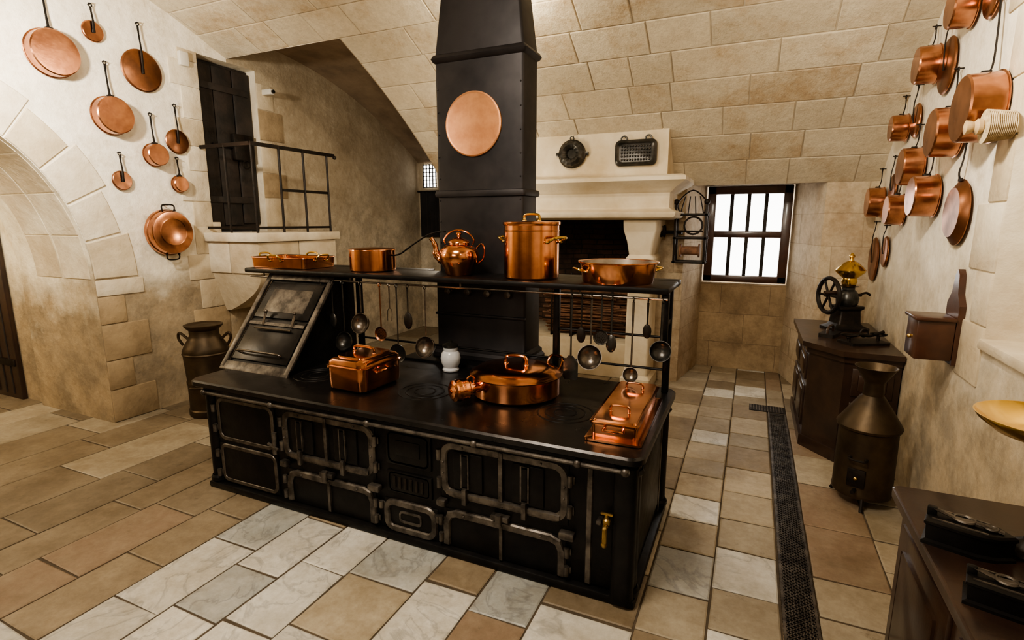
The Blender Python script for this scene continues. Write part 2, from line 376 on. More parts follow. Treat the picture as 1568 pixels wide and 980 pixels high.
b.add([(XL,3.86,3.44),(XL,4.2,3.44),(XL,4.2,3.8),(XL,3.86,3.8)],[(0,1,2,3)],'plaster')
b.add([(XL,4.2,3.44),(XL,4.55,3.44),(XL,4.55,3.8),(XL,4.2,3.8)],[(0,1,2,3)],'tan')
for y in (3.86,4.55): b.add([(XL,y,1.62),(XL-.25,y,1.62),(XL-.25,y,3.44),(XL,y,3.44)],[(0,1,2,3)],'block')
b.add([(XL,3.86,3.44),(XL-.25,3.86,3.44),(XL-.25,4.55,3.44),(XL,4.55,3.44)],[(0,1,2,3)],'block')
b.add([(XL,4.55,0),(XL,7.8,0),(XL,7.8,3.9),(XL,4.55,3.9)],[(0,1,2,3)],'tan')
b.fin('wall_left')
b=B();K=13
for i in range(K):
    a0=pi*i/K+.006;a1=pi*(i+1)/K-.006
    lo=[(1.6+1.094*math.cos(a0+(a1-a0)*t/3),1.30+1.364*math.sin(a0+(a1-a0)*t/3)) for t in range(4)]
    w=.30 if i%2 else .36
    hi=[(1.6+(1.09+w)*math.cos(a0+(a1-a0)*t/3),1.30+(1.36+w)*math.sin(a0+(a1-a0)*t/3)) for t in range(4)][::-1]
    poly=lo+hi;cy=sum(p[0] for p in poly)/8;cz=sum(p[1] for p in poly)/8
    sh=lambda s:[(cy+(y-cy)*s,cz+(z-cz)*s) for y,z in poly]
    b.loft([[(XL-.3,y,z) for y,z in poly],[(XL+.006,y,z) for y,z in poly],[(XL+.012,y,z) for y,z in sh(.96)]],'block' if i%3 else 'block2')
z=0;i=0
while z<1.28:
    h=[.30,.27,.33,.25,.16][i%5];h=min(h,1.30-z);w=.22 if i%2 else .40
    b.box(XL-.2,XL+.012,2.6935,2.69+w,z+.004,z+h-.004,'blocktan' if z<1.1 else 'block',.008)
    b.box(XL-.2,XL+.012,.51-w,.5065,z+.004,z+h-.004,'blocktan' if z<1.1 else 'block',.008)
    z+=h;i+=1
b.fin('trim_archway')
b=B();N=24
pr=[(.51,0)]+[(1.6-1.09*math.cos(pi*i/N),1.30+1.36*math.sin(pi*i/N)) for i in range(N+1)]+[(2.69,0)]
for (y0,z0),(y1,z1) in zip(pr,pr[1:]):
    b.add([(XL,y0,z0),(XL,y1,z1),(-6.35,y1,z1),(-6.35,y0,z0)],[(0,1,2,3)],'plasterP')
b.add([(-6.35,-.5,0),(-6.35,-.5,3.2),(-6.35,.51,3.2),(-6.35,.51,0)],[(0,1,2,3)],'plasterP')
b.box(-7.6,-6.35,2.74,2.9,0,3.2,'plasterP');b.box(-7.9,-6.35,-.6,-.5,0,3.2,'plasterP');b.box(-7.9,-7.4,-.6,2.9,0,3.2,'plasterP')
b.add([(-7.9,-.6,3.0),(-6.3,-.6,3.0),(-6.3,2.9,3.0),(-7.9,2.9,3.0)],[(0,1,2,3)],'plasterP')
for (y0,z0),(y1,z1) in zip(pr[1:-1],pr[2:-1]): b.add([(-6.35,y0,z0),(-6.35,y1,z1),(-6.35,y1,3.2),(-6.35,y0,3.2)],[(0,1,2,3)],'plasterP')
b.fin('wall_passage')
b=B()
for x0,x1 in ((-5.62,-5.22),(-6.05,-5.66)):
    K=11
    for i in range(K):
        a0=pi*i/K+.006;a1=pi*(i+1)/K-.006;L=[]
        for t in range(5):
            a=a0+(a1-a0)*t/4;L.append([(x0,1.6+1.092*math.cos(a),1.30+1.362*math.sin(a)),(x1,1.6+1.092*math.cos(a),1.30+1.362*math.sin(a)),(x1,1.6+1.083*math.cos(a),1.30+1.353*math.sin(a)),(x0,1.6+1.083*math.cos(a),1.30+1.353*math.sin(a))])
        b.loft(L,'block' if (i+int(x0*10))%3 else 'block2')
b.fin('trim_passage_stones')
b=B();b.box(-7.38,-6.72,2.69,2.738,0,2.05,'wood',.01)
for x in (-7.3,-7.15,-7.0,-6.85): b.box(x,x+.012,2.682,2.692,.05,2.0,'woodblack')
for z in (.35,1.6): b.box(-7.36,-6.74,2.675,2.692,z,z+.07,'ironblack',.005)
b.fin('door_1')
b=B();z=1.74;i=0
while z<3.4:
    h=[.26,.30,.24][i%3];h=min(h,3.45-z);w=.30 if i%2 else .20
    b.box(XL-.1,XL+.012,3.86-w,3.858,z+.004,z+h-.004,'block' if i%3 else 'block2',.006);z+=h;i+=1
z=.02;i=0
while z<1.5:
    h=[.30,.26,.33][i%3];b.box(XL-.1,XL+.010,3.55+.1*(i%2),3.95,z+.004,z+h-.004,'blocktan' if z<.8 else 'block2',.006);z+=h;i+=1
z=1.74;i=0
while z<3.3:
    h=[.33,.28,.36][i%3];w=.34 if i%2 else .22
    b.box(XL-.1,XL+.008,4.552,4.55+w,z+.004,z+h-.004,'blocktan' if i%2 else 'block2',.006);z+=h;i+=1
b.fin('trim_quoins_left')
b=B();b.box(XL-.2,XL-.12,3.87,4.54,1.70,3.43,'woodblack',.008)
for k,w in enumerate((.20,.24,.215)): 
    y0=3.88+[0,.205,.45][k];b.box(XL-.125,XL-.085-.01*(k%2),y0,y0+w-.004,1.74+.02*k,3.40,'woodblack',.012)
for z in (2.0,3.15): b.box(XL-.09,XL-.07,3.90,4.50,z,z+.07,'woodblack',.006)
b.box(XL-.09,XL-.03,4.24,4.48,2.46,2.74,'ironblack',.01);b.ring((XL-.03,4.37,2.42),.045,.007,'ironblack','x');b.cyl((XL-.06,4.0,2.60),(XL-.06,4.5,2.60),.014,'ironblack')
b.fin('door_2')
b=B()
b.box(XL,-4.40,3.74,4.90,1.60,1.69,'block',.012)
b.box(XL,-4.86,3.78,4.86,1.28,1.598,'block',.01);b.box(-4.852,-4.44,3.78,4.30,1.28,1.598,'block2',.01);b.box(-4.852,-4.44,4.308,4.86,1.28,1.598,'block',.01)
L=[]
for i in range(9):
    t=i/8;z=1.278-.42*t;ex=.70*(1-t**1.8*.9);L.append([(XL,3.80+.12*t,z),(XL+ex,3.80+.12*t,z),(XL+ex,4.84-.15*t,z),(XL,4.84-.15*t,z)])
b.loft(L,'block2')
b.fin('trim_landing_corbel')
b=B();zt=2.54
def post(x,y,z0=1.69,z1=zt,r=.012): b.cyl((x,y,z0),(x,y,z1),r,'ironblack',8)
X1,Y0,Y1=-4.45,3.80,4.80
for p in ((-4.82,Y0),(X1,Y0),(X1,4.13),(X1,4.45),(X1,Y1)): post(*p)
b.tube([(-5.16,Y0,zt),(X1,Y0,zt)],(.010,.018),'ironblack',sq=True,up=(0,0,1))
b.tube([(X1,Y0-.01,zt),(X1,Y1+.12,zt)],(.010,.018),'ironblack',sq=True,up=(0,0,1))
b.tube([(X1,4.13,2.12),(X1,Y1,2.12)],(.008,.014),'ironblack',sq=True,up=(0,0,1))
b.tube([(X1,Y0,1.74),(X1,Y1,1.74)],(.006,.012),'ironblack',sq=True,up=(0,0,1));b.tube([(-5.16,Y0,1.74),(X1,Y0,1.74)],(.006,.012),'ironblack',sq=True,up=(0,0,1))
b.sphere((X1,Y1+.13,zt-.02),.022,'ironblack')
b.fin('iron_railing')
b=B()
ys=[YB-.1,-3,-2,-1,0,.8,1.6,2.0,2.4,2.8,3.2,3.5]+[3.5+.26*i for i in range(1,11)]+[6.2]
for a,c in zip(ys,ys[1:]):
    mid=(a+c)/2
    if 1.6<mid<3.2:
        b.add([(XR,a,0),(XR,c,0),(XR,c,1.24),(XR,a,1.24)],[(0,1,2,3)],'plasterR')
        b.add([(XR,a,3.1),(XR,c,3.1),(XR,c,vault(c)+.05),(XR,a,vault(a)+.05)],[(0,1,2,3)],'plasterR')
    else: b.add([(XR,a,0),(XR,c,0),(XR,c,vault(c)+.05),(XR,a,vault(a)+.05)],[(0,1,2,3)],'plasterR')
for y in (1.6,3.2): b.add([(XR,y,1.24),(XR+.5,y+(-.12 if y>2 else .12),1.24),(XR+.5,y+(-.12 if y>2 else .12),3.1),(XR,y,3.1)],[(0,1,2,3)],'block')
b.add([(XR,1.6,3.1),(XR+.5,1.72,3.1),(XR+.5,3.08,3.1),(XR,3.2,3.1)],[(0,1,2,3)],'block')
b.add([(XR,1.6,1.24),(XR+.5,1.72,1.24),(XR+.5,3.08,1.24),(XR,3.2,1.24)],[(0,1,2,3)],'block')
b.add([(XR+.5,1.6,1.2),(XR+.5,3.2,1.2),(XR+.5,3.2,3.2),(XR+.5,1.6,3.2)],[(0,1,2,3)],'plasterR')
b.fin('wall_right')
b=B();z=1.0;i=0
while z<3.3:
    h=[.30,.26,.33][i%3];w=.20 if i%2 else .32
    b.box(XR-.010,XR+.1,3.2,3.2+w,z+.004,z+h-.004,'block' if i%3 else 'block2',.006);z+=h;i+=1
b.box(XR-.03,XR+.49,1.62,3.19,1.20,1.25,'block',.01)
b.fin('trim_quoins_right')
b=B()
b.prism([(-3.65,6.1),(-3.2,6.1),(-3.2,7.8),(-3.65,7.8)],0,2.7,'stxz')
b.prism([(-1.15,6.1),(-.68,6.1),(-.55,6.96),(-.55,7.3),(-1.15,7.3)],0,2.3,'stxz')
b.prism([(.62,6.1),(1.3,6.1),(1.3,7.3),(.40,7.3),(.40,6.96)],0,2.3,'stxz')
b.prism([(-.55,6.97),(.40,6.97),(.40,7.3),(-.55,7.3)],0,1.06,'stlow')
b.prism([(-.70,6.1),(.66,6.1),(.45,7.3),(-.58,7.3)],2.22,2.4,'stxz')
b.box(-3.2,-1.15,6.1,6.3,1.9,2.35,'stxz')
b.box(-3.25,-1.1,7.05,7.2,0,2.5,'brick')
b.box(-3.22,-3.19,6.1,7.06,0,2.3,'brick');b.box(-1.16,-1.13,6.12,7.06,0,2.3,'brick')
b.box(-3.25,-1.1,6.1,7.1,2.2,2.3,'brick')
b.fin('wall_far')
b=B();b.box(-5.3,-3.6,7.7,7.8,0,3.5,'tan');b.fin('wall_far_recess')
b=B();b.box(-8,1.7,YB-.1,YB,0,2.6,'plaster');b.fin('wall_back')
b=B();x0,x1,z0,z1=-.53,.385,1.08,2.215;yw=6.99
b.box(x0,x1,7.06,7.07,z0,z1,'pane')
for a in ((x0,x0+.095,z0,z1),(x1-.095,x1,z0,z1),(x0,x1,z0,z0+.08),(x0,x1,z1-.095,z1)): b.box(a[0],a[1],yw-.03,yw+.065,a[2],a[3],'woodred',.008)
for k in (1,2,3):
    x=x0+.085+(x1-x0-.17)*k/4;b.box(x-.020,x+.020,yw,yw+.05,z0+.05,z1-.06,'woodblack',.004)
b.box(x0+.06,x1-.06,yw-.005,yw+.05,1.612,1.688,'woodred',.005)
b.fin('window_1')
b=B();b.box(-5.06,-4.82,7.69,7.698,2.36,2.72,'pane')
for k in range(5): b.box(-5.07+k*.06,-5.055+k*.06,7.675,7.69,2.35,2.73,'ironblack')
for k in range(7): b.box(-5.07,-4.81,7.675,7.69,2.35+k*.06,2.362+k*.06,'ironblack')
b.fin('window_2')
b=B();P=[]
for i in range(25): P.append((-5.10+i*.016,7.62+.02*math.sin(i*1.3)))
b.loft([[(x,y,z) for x,y in P]+[(x,y+.01,z) for x,y in P[::-1]] for z in (1.55,1.9,2.28)],'cloth');b.cyl((-5.15,7.63,2.29),(-4.65,7.63,2.29),.015,'ironblack')
b.fin('black_curtain')
b=B();xr=-.81;xl=-3.02
def lvl(e,z): return [(xl-e,5.5-e,z),(xr+e,5.5-e,z),(xr+e,6.1,z),(xl-e,6.1,z)]
b.loft([lvl(0,2.24),lvl(0,2.74)],'hood')
b.loft([lvl(.02,1.82),lvl(.09,1.84),lvl(.11,1.87),lvl(.11,1.895),lvl(.06,1.915),lvl(.04,1.94),lvl(.04,2.08),lvl(.07,2.10),lvl(.10,2.13),lvl(.17,2.17),lvl(.20,2.19),lvl(.20,2.225),lvl(.16,2.245),lvl(0,2.25)],'hood')
for jx in (-1.06,-2.9):
    b.rrl([(.16,.24,.02,0),(.16,.24,.02,.12),(.13,.21,.03,.16),(.12,.20,.03,1.35),(.15,.22,.03,1.38),(.15,.23,.03,1.42),(.12,.21,.03,1.46),(.14,.24,.03,1.60),(.17,.28,.02,1.72),(.17,.30,.02,1.815)],'hood',c=(jx,5.82,0))
b.box(-3.18,-1.17,5.95,7.04,0.0,.42,'hood',.015)
b.fin('fireplace')
b=B();b.M=Matrix.Translation((-1.78,5.495,2.49))@Matrix.Rotation(pi/2,4,'X')
b.lathe([(.001,.0),(.145,0),(.145,.02),(.13,.03),(.12,.06),(.09,.075),(.06,.06),(.045,.03),(.02,.028),(.001,.028)],'pewter',48,ripple=lambda a,z:(.06*math.sin(12*a) if .03<z<.07 else 0))
b.ring((0,.155,.02),.02,.005,'pewter','z')
for s in (-1,1): b.box(s*.15-.025,s*.15+.025,-.02,.02,.0,.02,'pewter',.005)
b.fin('bundt_mould')
b=B();b.M=Matrix.Translation((-1.12,5.495,2.47))@Matrix.Rotation(pi/2,4,'X')
b.rrl([(.205,.125,.05,0),(.205,.125,.05,.03),(.185,.105,.05,.045),(.165,.09,.04,.03),(.16,.085,.04,.028)],'pewter')
for i in range(-5,6):
    for j in (-2,-1,0,1,2): b.sphere((i*.027,j*.032,.034),.011,'pewter',8)
for s in (-1,1): b.ring((s*.12,.135,.02),.028,.008,'pewter','z')
b.fin('rectangular_mould')
b=B()
for i in range(170):
    x=R.uniform(-2.35,-2.2);z=R.uniform(.46,1.10);y=R.uniform(6.15,6.5);r=R.uniform(.007,.017);L=R.uniform(.9,1.15)
    dz=R.uniform(-.02,.02);b.tube([(x,y,z),(x+L*.5,y+R.uniform(-.03,.03),z+dz),(x+L,y+R.uniform(-.03,.03),z-dz)],r,'twig',6)
for x in (-2.2,-1.95,-1.45,-1.22):
    b.box(x-.012,x+.012,6.08,6.1,.42,1.2,'ironblack',.003);b.box(x-.012,x+.012,6.08,6.6,.42,.445,'ironblack',.003)
for z in (.62,.95): b.box(-2.32,-1.18,6.075,6.095,z,z+.02,'ironblack',.003)
b.fin('firewood_stack')
b=B();cx,cy=-.60,5.92
for x in (cx-.15,cx+.15):
    b.box(x-.012,x+.012,cy-.1,cy-.08,1.37,1.97,'ironblack',.003);b.box(x-.012,x+.012,cy+.08,cy+.1,1.37,1.90,'ironblack',.003)
    b.sphere((x,cy-.09,2.0),.03,'ironblack')
for z in (1.37,1.62,1.86): 
    b.box(cx-.17,cx+.17,cy-.1,cy-.082,z,z+.025,'ironblack',.003);b.box(cx-.17,cx+.17,cy+.082,cy+.1,z,z+.025,'ironblack',.003)
    for x in (cx-.15,cx+.15): b.box(x-.01,x+.01,cy-.1,cy+.1,z,z+.02,'ironblack')
b.M=Matrix.Translation((cx,cy,1.50))@Matrix.Rotation(pi/2,4,'Y');b.lathe([(.001,-.10),(.07,-.10),(.07,-.085),(.045,-.08),(.045,.08),(.07,.085),(.07,.1),(.001,.1)],'twig',20);b.M=Matrix.Identity(4)
b.ring((cx+.02,cy,1.76),.09,.010,'ironblack','y');b.cyl((cx-.3,cy,1.70),(cx+.12,cy,1.70),.010,'ironblack')
for x in (-.12,-.04,.04,.12): b.cyl((cx+x,cy,1.86),(cx+x*.6,cy,2.06),.006,'ironblack',6)
b.tube(catmull([(cx-.12,cy,1.88),(cx-.14,cy,2.0),(cx,cy,2.12),(cx+.14,cy,2.0),(cx+.12,cy,1.88)],5),.008,'ironblack',6)
for x in (-.30,-.27,-.33): b.ring((cx+x,cy,1.70),.055,.012,'ironblack','x')
b.box(cx-.28,cx-.10,cy+.06,6.1,1.67,1.70,'ironblack')
b.fin('roasting_jack')
b=B();b.box(XL,XL+.05,3.66,3.75,3.28,3.41,'white',.01);b.fin('alarm_sensor')
b=B();b.box(XL,XL+.14,4.62,4.68,3.20,3.26,'white',.01);b.cyl((XL+.14,4.65,3.23),(XL+.16,4.65,3.23),.02,'pewter');b.fin('security_camera')
b=B()
def grate(x0,x1,y0,y1):
    b.box(x0,x1,y0,y1,-.004,.0005,'iron')
    for (a,c,d,e) in ((x0,x0+.012,y0,y1),(x1-.012,x1,y0,y1)): b.box(a,c,d,e,0,.006,'ironworn')
    w=x1-x0;y=y0-w
    while y<y1:
        for sg in (0,1):
            ya,yb=(y,y+w) if sg==0 else (y+w,y)
            if min(ya,yb)>=y0 and max(ya,yb)<=y1:
                b.tube([(x0,ya,.003),(x1,yb,.003)],(.0028,.002),'ironworn',sq=True,up=(0,0,1))
        y+=.026
grate(.255,.405,.6,5.42);b.box(.09,.405,5.43,5.62,-.004,.004,'iron')
for i in range(12): b.box(.10+i*.025,.11+i*.025,5.44,5.61,.003,.007,'ironworn')
b.fin('drain_grate')
# ------------------------------------------------------------------ stove
b=B()
I='iron';W='ironworn'
b.box(-3.26,-.42,2.28,3.22,0,.70,I,.01)
b.box(-2.35,-1.15,3.2,3.66,0,.80,I,.01)
b.box(-3.30,-.38,2.24,3.26,0.0,.045,I,.012)
b.box(-3.28,-.40,2.25,3.25,.66,.735,I,.015)
b.rrl([(1.470,.545,.06,.735),(1.485,.560,.07,.745),(1.485,.560,.07,.770),(1.475,.550,.065,.780)],'irontop',c=(-1.845,2.745,0),k=6)
for x in (-3.25,-.43):
    for y in (2.30,3.20):
        b.cyl((x,y,.05),(x,y,.72),.045,I,20);b.lathe([(.05,0),(.06,.01),(.06,.03),(.05,.045)],I,20,(x,y,.045));b.lathe([(.05,0),(.06,.015),(.05,.03)],I,20,(x,y,.66))
b.rrl([(.055,.075,.03,0),(.055,.075,.03,.69)],I,c=(-.445,2.30,.02))
b.cyl((-3.22,2.205,.705),(-.42,2.205,.705),.012,W,10)
for x in (-3.2,-2.6,-1.87,-1.2,-.66,-.44): b.sphere((x,2.205,.705),.022,W,12);b.cyl((x,2.205,.705),(x,2.27,.705),.009,W,8)
F=2.278
def strap(P,w,t,m,y,closed=True):
    n=len(P);L=[]
    for i in range(n):
        a=Vector(P[(i-1)%n]) if (closed or i>0) else Vector(P[i]);c=Vector(P[(i+1)%n]) if (closed or i<n-1) else Vector(P[i])
        d=(c-a).normalized();nn=Vector((-d.y,d.x));p=Vector(P[i]);o=p+nn*w;q=p-nn*w;o2=p+nn*w*.7;q2=p-nn*w*.7
        L.append([(o.x,y+.01,o.y),(o.x,y-t*.5,o.y),(o2.x,y-t,o2.y),(q2.x,y-t,q2.y),(q.x,y-t*.5,q.y),(q.x,y+.01,q.y)])
    if closed: b.loft(L+[L[0]],m,False,False)
    else: b.loft(L,m)
def frame(x0,x1,z0,z1,w=.020,r=.05,m=W,y=F,t=.012): strap([(x,z) for x,z in rr(x0,x1,z0,z1,r,5)],w,t,m,y)
def plate(x0,x1,z0,z1,d=.012,m=I,bev=.006): b.box(x0,x1,F-d,F+.01,z0,z1,m,bev)
def knuckle(x,z,h=.07,r=.014,m=W): b.cyl((x,F-.02,z-h/2),(x,F-.02,z+h/2),r,m,12);b.box(x-.02,x+.02,F-.012,F,z-h*.35,z+h*.35,m,.004)
def rivet(x,z,y=None,r=.006): b.sphere((x,(F-.019) if y is None else y,z),r,W,8)
plate(-3.19,-2.66,.36,.66,.008);frame(-3.17,-2.68,.375,.645,.014,.05)
plate(-3.19,-2.66,.06,.335,.008);frame(-3.17,-2.68,.075,.32,.014,.04)
for z in (.58,.44,.26,.12): knuckle(-3.20,z,.05)
b.cyl((-2.645,F-.03,.36),(-2.645,F-.03,.50),.016,W,12);b.tube([(-2.70,F-.03,.42),(-2.60,F-.045,.40)],.010,W)
for x0,x1 in ((-2.57,-1.90),(-1.42,-.74)):
    w=x1-x0;xm=(x0+x1)/2
    plate(x0-.02,x1+.02,.33,.66,.006)
    frame(x0,x1,.365,.64,.022,.06,W,F,.018)
    for sx in (.20,.70):
        xx=x0+w*sx;b.box(xx-.075,xx+.1,F-.02,F,.40,.615,I,.01)
        b.box(xx-.016,xx+.016,F-.034,F,.43,.60,I,.006);strap([(xx-.02,.42),(xx-.02,.61),(xx+.02,.61),(xx+.02,.42)],.006,.03,W,F)
        b.box(xx-.013,xx+.013,F-.045,F,.33,.42,W,.005)
    b.box(xm-.012,xm+.012,F-.024,F,.355,.655,W,.004)
    for z in (.58,.42): knuckle(x1+.03,z,.06);knuckle(x0-.025,z,.06)
    for z in (.48,.54): rivet(x0,z);rivet(x1,z)
    for x in (x0+.12,x1-.12): rivet(x,.64);rivet(x,.25)
    strap([(x0+.02,.375),(x1-.02,.375)],.016,.026,W,F,False)
    plate(x0-.01,x1+.01,.05,.27,.006);
    strap([(x0+.01,.06),(x0+.01,.19),(x0+.03,.235),(x0+.07,.25),(xm,.25),(x1-.07,.25),(x1-.03,.235),(x1-.01,.19),(x1-.01,.06)],.022,.018,W,F,False)
    b.box(xm-.01,xm+.01,F-.022,F,.055,.25,W,.004)
    for z in (.20,.10): knuckle(x0-.02,z,.05);knuckle(x1+.02,z,.05)
    b.cyl((xm,F-.045,.27),(xm,F-.045,.33),.018,W,12);b.box(xm-.05,xm+.05,F-.04,F,.285,.315,W,.006);b.box(x0-.035,x0+.02,F-.045,F,.29,.33,W,.01)
    b.box(x1-.02,x1+.06,F-.045,F,.275,.315,W,.01)
plate(-1.80,-1.50,.46,.665,.012);frame(-1.78,-1.52,.475,.65,.008,.03,I)
b.box(-1.73,-1.57,F-.018,F,.52,.61,I,.006)
plate(-1.80,-1.50,.29,.42,.012)
for i in range(6): b.box(-1.755+i*.037,-1.735+i*.037,F-.02,F,.32,.39,'ironblack',.004)
frame(-1.78,-1.52,.30,.41,.005,.02,I)
plate(-1.83,-1.47,.05,.24,.006);frame(-1.81,-1.49,.065,.225,.020,.05,W,F,.018)
frame(-1.72,-1.58,.115,.175,.008,.02);knuckle(-1.84,.2,.04);knuckle(-1.46,.2,.04)
for x in (-.615,-.475): strap([(x,.06),(x,.66)],.016,.014,W,F,False)
b.box(-.60,-.49,F-.008,F,.06,.66,I,.004)
for y in (2.42,3.08): b.box(-.42,-.405,y-.015,y+.015,.06,.66,W,.004)
b.box(-.42,-.408,2.45,3.05,.12,.60,I,.006)
for x,y,r in ((-1.76,2.62,.16),(-.86,2.62,.15),(-2.62,2.62,.15)):
    for k in (1,.72,.4): b.lathe([(r*k-.006,.779),(r*k-.004,.7825),(r*k+.004,.7825),(r*k+.006,.779)],I,40,(x,y,0))
stove=b.fin('cast_iron_range',smooth=30)
b=B();b.cyl((-.52,F-.01,.42),(-.52,F-.075,.42),.013,'brassdull',12);b.tube(catmull([(-.52,F-.06,.42),(-.52,F-.085,.415),(-.52,F-.09,.39),(-.52,F-.09,.35)],4),.012,'brassdull',10)
b.lathe([(.001,-.012),(.02,-.01),(.02,.01),(.012,.016),(.009,.035),(.001,.036)],'brassdull',16,(-.52,F-.05,.435));b.box(-.55,-.49,F-.056,F-.044,.465,.478,'brassdull',.004)
b.lathe([(.012,0),(.016,-.01),(.012,-.02)],'brassdull',12,(-.52,F-.09,.35));b.box(-.57,-.545,F-.06,F,.41,.43,W,.005)
b.fin('brass_tap',parent=stove)
b=B();prof=[(2.50,.781),(3.0,1.40),(3.22,1.40),(3.22,.781)]
b.loft([[(-3.36,y,z) for y,z in prof],[(-2.79,y,z) for y,z in prof]],I)
d=Vector((0,.5,.62)).normalized();nrm=Vector((0,-.62,.5)).normalized();o=Vector((0,2.50,.781));LL=math.hypot(.5,.62)
b.M=Matrix(((1,0,0,0),(0,d.y,nrm.y,o.y),(0,d.z,nrm.z,o.z),(0,0,0,1)))
b.box(-3.40,-2.75,-.02,.05,0,.02,W,.006);b.box(-3.40,-2.75,LL-.06,LL+.02,0,.02,W,.006)
for x in (-3.40,-2.79): b.box(x,x+.04,0,LL,0,.022,W,.005)
b.box(-3.34,-2.81,.07,LL*.50,.0,.014,'irontop',.006);b.box(-3.34,-2.81,LL*.52,LL-.08,.0,.014,'irontop',.006)
b.box(-3.27,-2.88,LL*.58,LL-.14,.0,.017,W,.004)
b.box(-3.34,-2.81,LL*.44,LL*.47,.014,.02,W);
b.tube(catmull([(-3.26,.12,.014),(-3.26,.12,.06),(-3.07,.12,.065),(-2.88,.12,.06),(-2.88,.12,.014)],5),.008,'steel',8)
for x in (-3.2,-2.92): b.tube([(x,LL*.44,.02),(x,LL*.56,.045)],.009,'steel');b.sphere((x,LL*.56,.05),.014,'steel')
b.tube([(-3.25,LL*.40,.03),(-2.90,LL*.40,.03)],.008,'steel')
b.M=Matrix.Identity(4)
b.fin('plate_warmer',parent=stove)
b=B();zs=1.41
b.box(-3.62,-.39,2.93,3.335,zs,zs+.036,I,.012);b.box(-3.62,-2.2,3.33,3.46,zs,zs+.036,I,.008);b.box(-1.30,-.39,3.33,3.46,zs,zs+.036,I,.008)
b.tube([(-3.6,2.97,zs-.03),(-.4,2.97,zs-.03)],.007,'steel',8)
for x in (-3.45,-2.6,-1.7,-.9,-.45): b.cyl((x,2.97,zs-.035),(x,2.97,zs+.01),.006,'steel',6)
for x in (-.42,-3.5): b.box(x-.02,x+.02,3.18,3.22,.781,zs,I,.006)
b.box(-.44,-.40,3.02,3.06,zs-.30,zs,I,.006);b.tube(catmull([(-.42,3.04,zs-.30),(-.42,3.10,zs-.38),(-.42,3.19,zs-.42)],5),.014,I,8)
b.box(-.435,-.405,3.04,3.2,zs-.2,zs-.17,I,.004);b.ring((-.42,3.12,zs-.10),.05,.008,I,'x')
b.box(-2.74,-2.70,3.18,3.22,.78,zs,I,.006);b.box(-1.14,-1.10,3.18,3.22,.78,zs,I,.006)
b.tube([(-1.1,3.2,1.12),(-.42,3.2,1.12)],.008,I,8);b.tube([(-2.75,3.2,.92),(-.42,3.2,.92)],.008,I,8)
b.fin('range_shelf',parent=stove)
b=B();FL='ironflue';cx,cy=-1.765,3.49
def lv(hx,hy,z,r=.02): return (hx,hy,r,z)
b.rrl([lv(.40,.16,.801),lv(.40,.16,.83),lv(.385,.145,.85),lv(.385,.145,.87),lv(.36,.14,.89),lv(.36,.14,1.40),lv(.335,.125,1.42),lv(.335,.125,1.97),lv(.35,.14,1.975),lv(.355,.145,1.995),lv(.35,.14,2.015),lv(.335,.125,2.02),
 lv(.335,.125,2.87),lv(.35,.14,2.88),lv(.36,.15,2.90),lv(.35,.14,2.92),lv(.335,.125,2.93),lv(.21,.07,4.0)],FL,c=(cx,cy,0),k=3)
b.box(cx-.36,cx+.36,cy-.155,cy-.13,1.12,1.14,FL,.004)
for i in range(4):
    x=cx-.24+i*.16;b.M=Matrix.Translation((x,cy-.14,1.30))@Matrix.Rotation(pi/2,4,'X');b.lathe([(.018,0),(.012,.012),(.024,.03),(.024,.042),(.001,.048)],W,16);b.M=Matrix.Identity(4)
for sx in (-1,1):
    for k in range(9): b.sphere((cx+sx*.315,cy-.125,1.5+k*.15),.006,FL,8)
b.fin('flue',parent=stove)
b=B();b.M=Matrix.Translation((-1.80,cy-.125,2.455))@Matrix.Rotation(pi/2,4,'X')
b.lathe([(.001,.014),(.195,.014),(.205,.018),(.213,.014),(.215,.006),(.213,0.001),(.001,0.001)],'copperpale',56);b.fin('copper_disc')
# ------------------------------------------------------------------ pots
def loop(b,c,w,h,r,mat,ax='x',out=(0,0,1)):
    c=Vector(c);a={'x':Vector((1,0,0)),'y':Vector((0,1,0)),'z':Vector((0,0,1))}[ax];o=Vector(out)
    b.tube(catmull([c-a*w*.5,c-a*w*.5+o*h*.7,c-a*w*.3+o*h,c+a*w*.3+o*h,c+a*w*.5+o*h*.7,c+a*w*.5],4),r,mat,8)
    for s in (-1,1): b.sphere(c+a*s*w*.5,r*1.8,mat,10,.7)
ZS=1.446
b=B();b.rrl([(.26,.15,.03,0),(.275,.165,.035,.004),(.28,.17,.035,.075),(.288,.178,.04,.080),(.286,.176,.04,.086),(.276,.166,.035,.080),(.270,.160,.03,.008),(.01,.01,.005,.008)],'copper')
for s in (-1,1): loop(b,(s*.285,0,.06),.11,.055,.007,'brass','y',(s*.6,0,.8))
loop(b,(.0,.176,.06),.11,.055,.007,'brass','x',(0,.6,.8));loop(b,(.0,-.176,.06),.11,.055,.007,'brass','x',(0,-.6,.8))
b.fin('roasting_pan',(-3.31,3.14,ZS))
b=B();r=.165;h=.15
b.lathe([(.001,0),(r-.01,0),(r,.01),(r,h),(r+.006,h+.003),(r+.005,h+.008),(r-.004,h+.004),(r-.004,.01),(.001,.01)],'copper',44)
b.lathe([(r+.004,h+.008),(r-.01,h+.014),(.02,h+.022),(.001,h+.022)],'copper',44)
b.tube(catmull([(r-.01,.02,h*.75),(r+.06,.03,h*.85),(r+.16,.05,h*1.3),(r+.27,.08,h*1.75),(r+.36,.1,h*1.9)],5),[(.018,.006),(.014,.006),(.010,.006),(.013,.006)],'ironblack',8,up=(0,0,1));b.ring((r+.375,.104,h*1.9),.018,.005,'ironblack')
b.fin('saucepan',(-2.53,3.14,ZS))
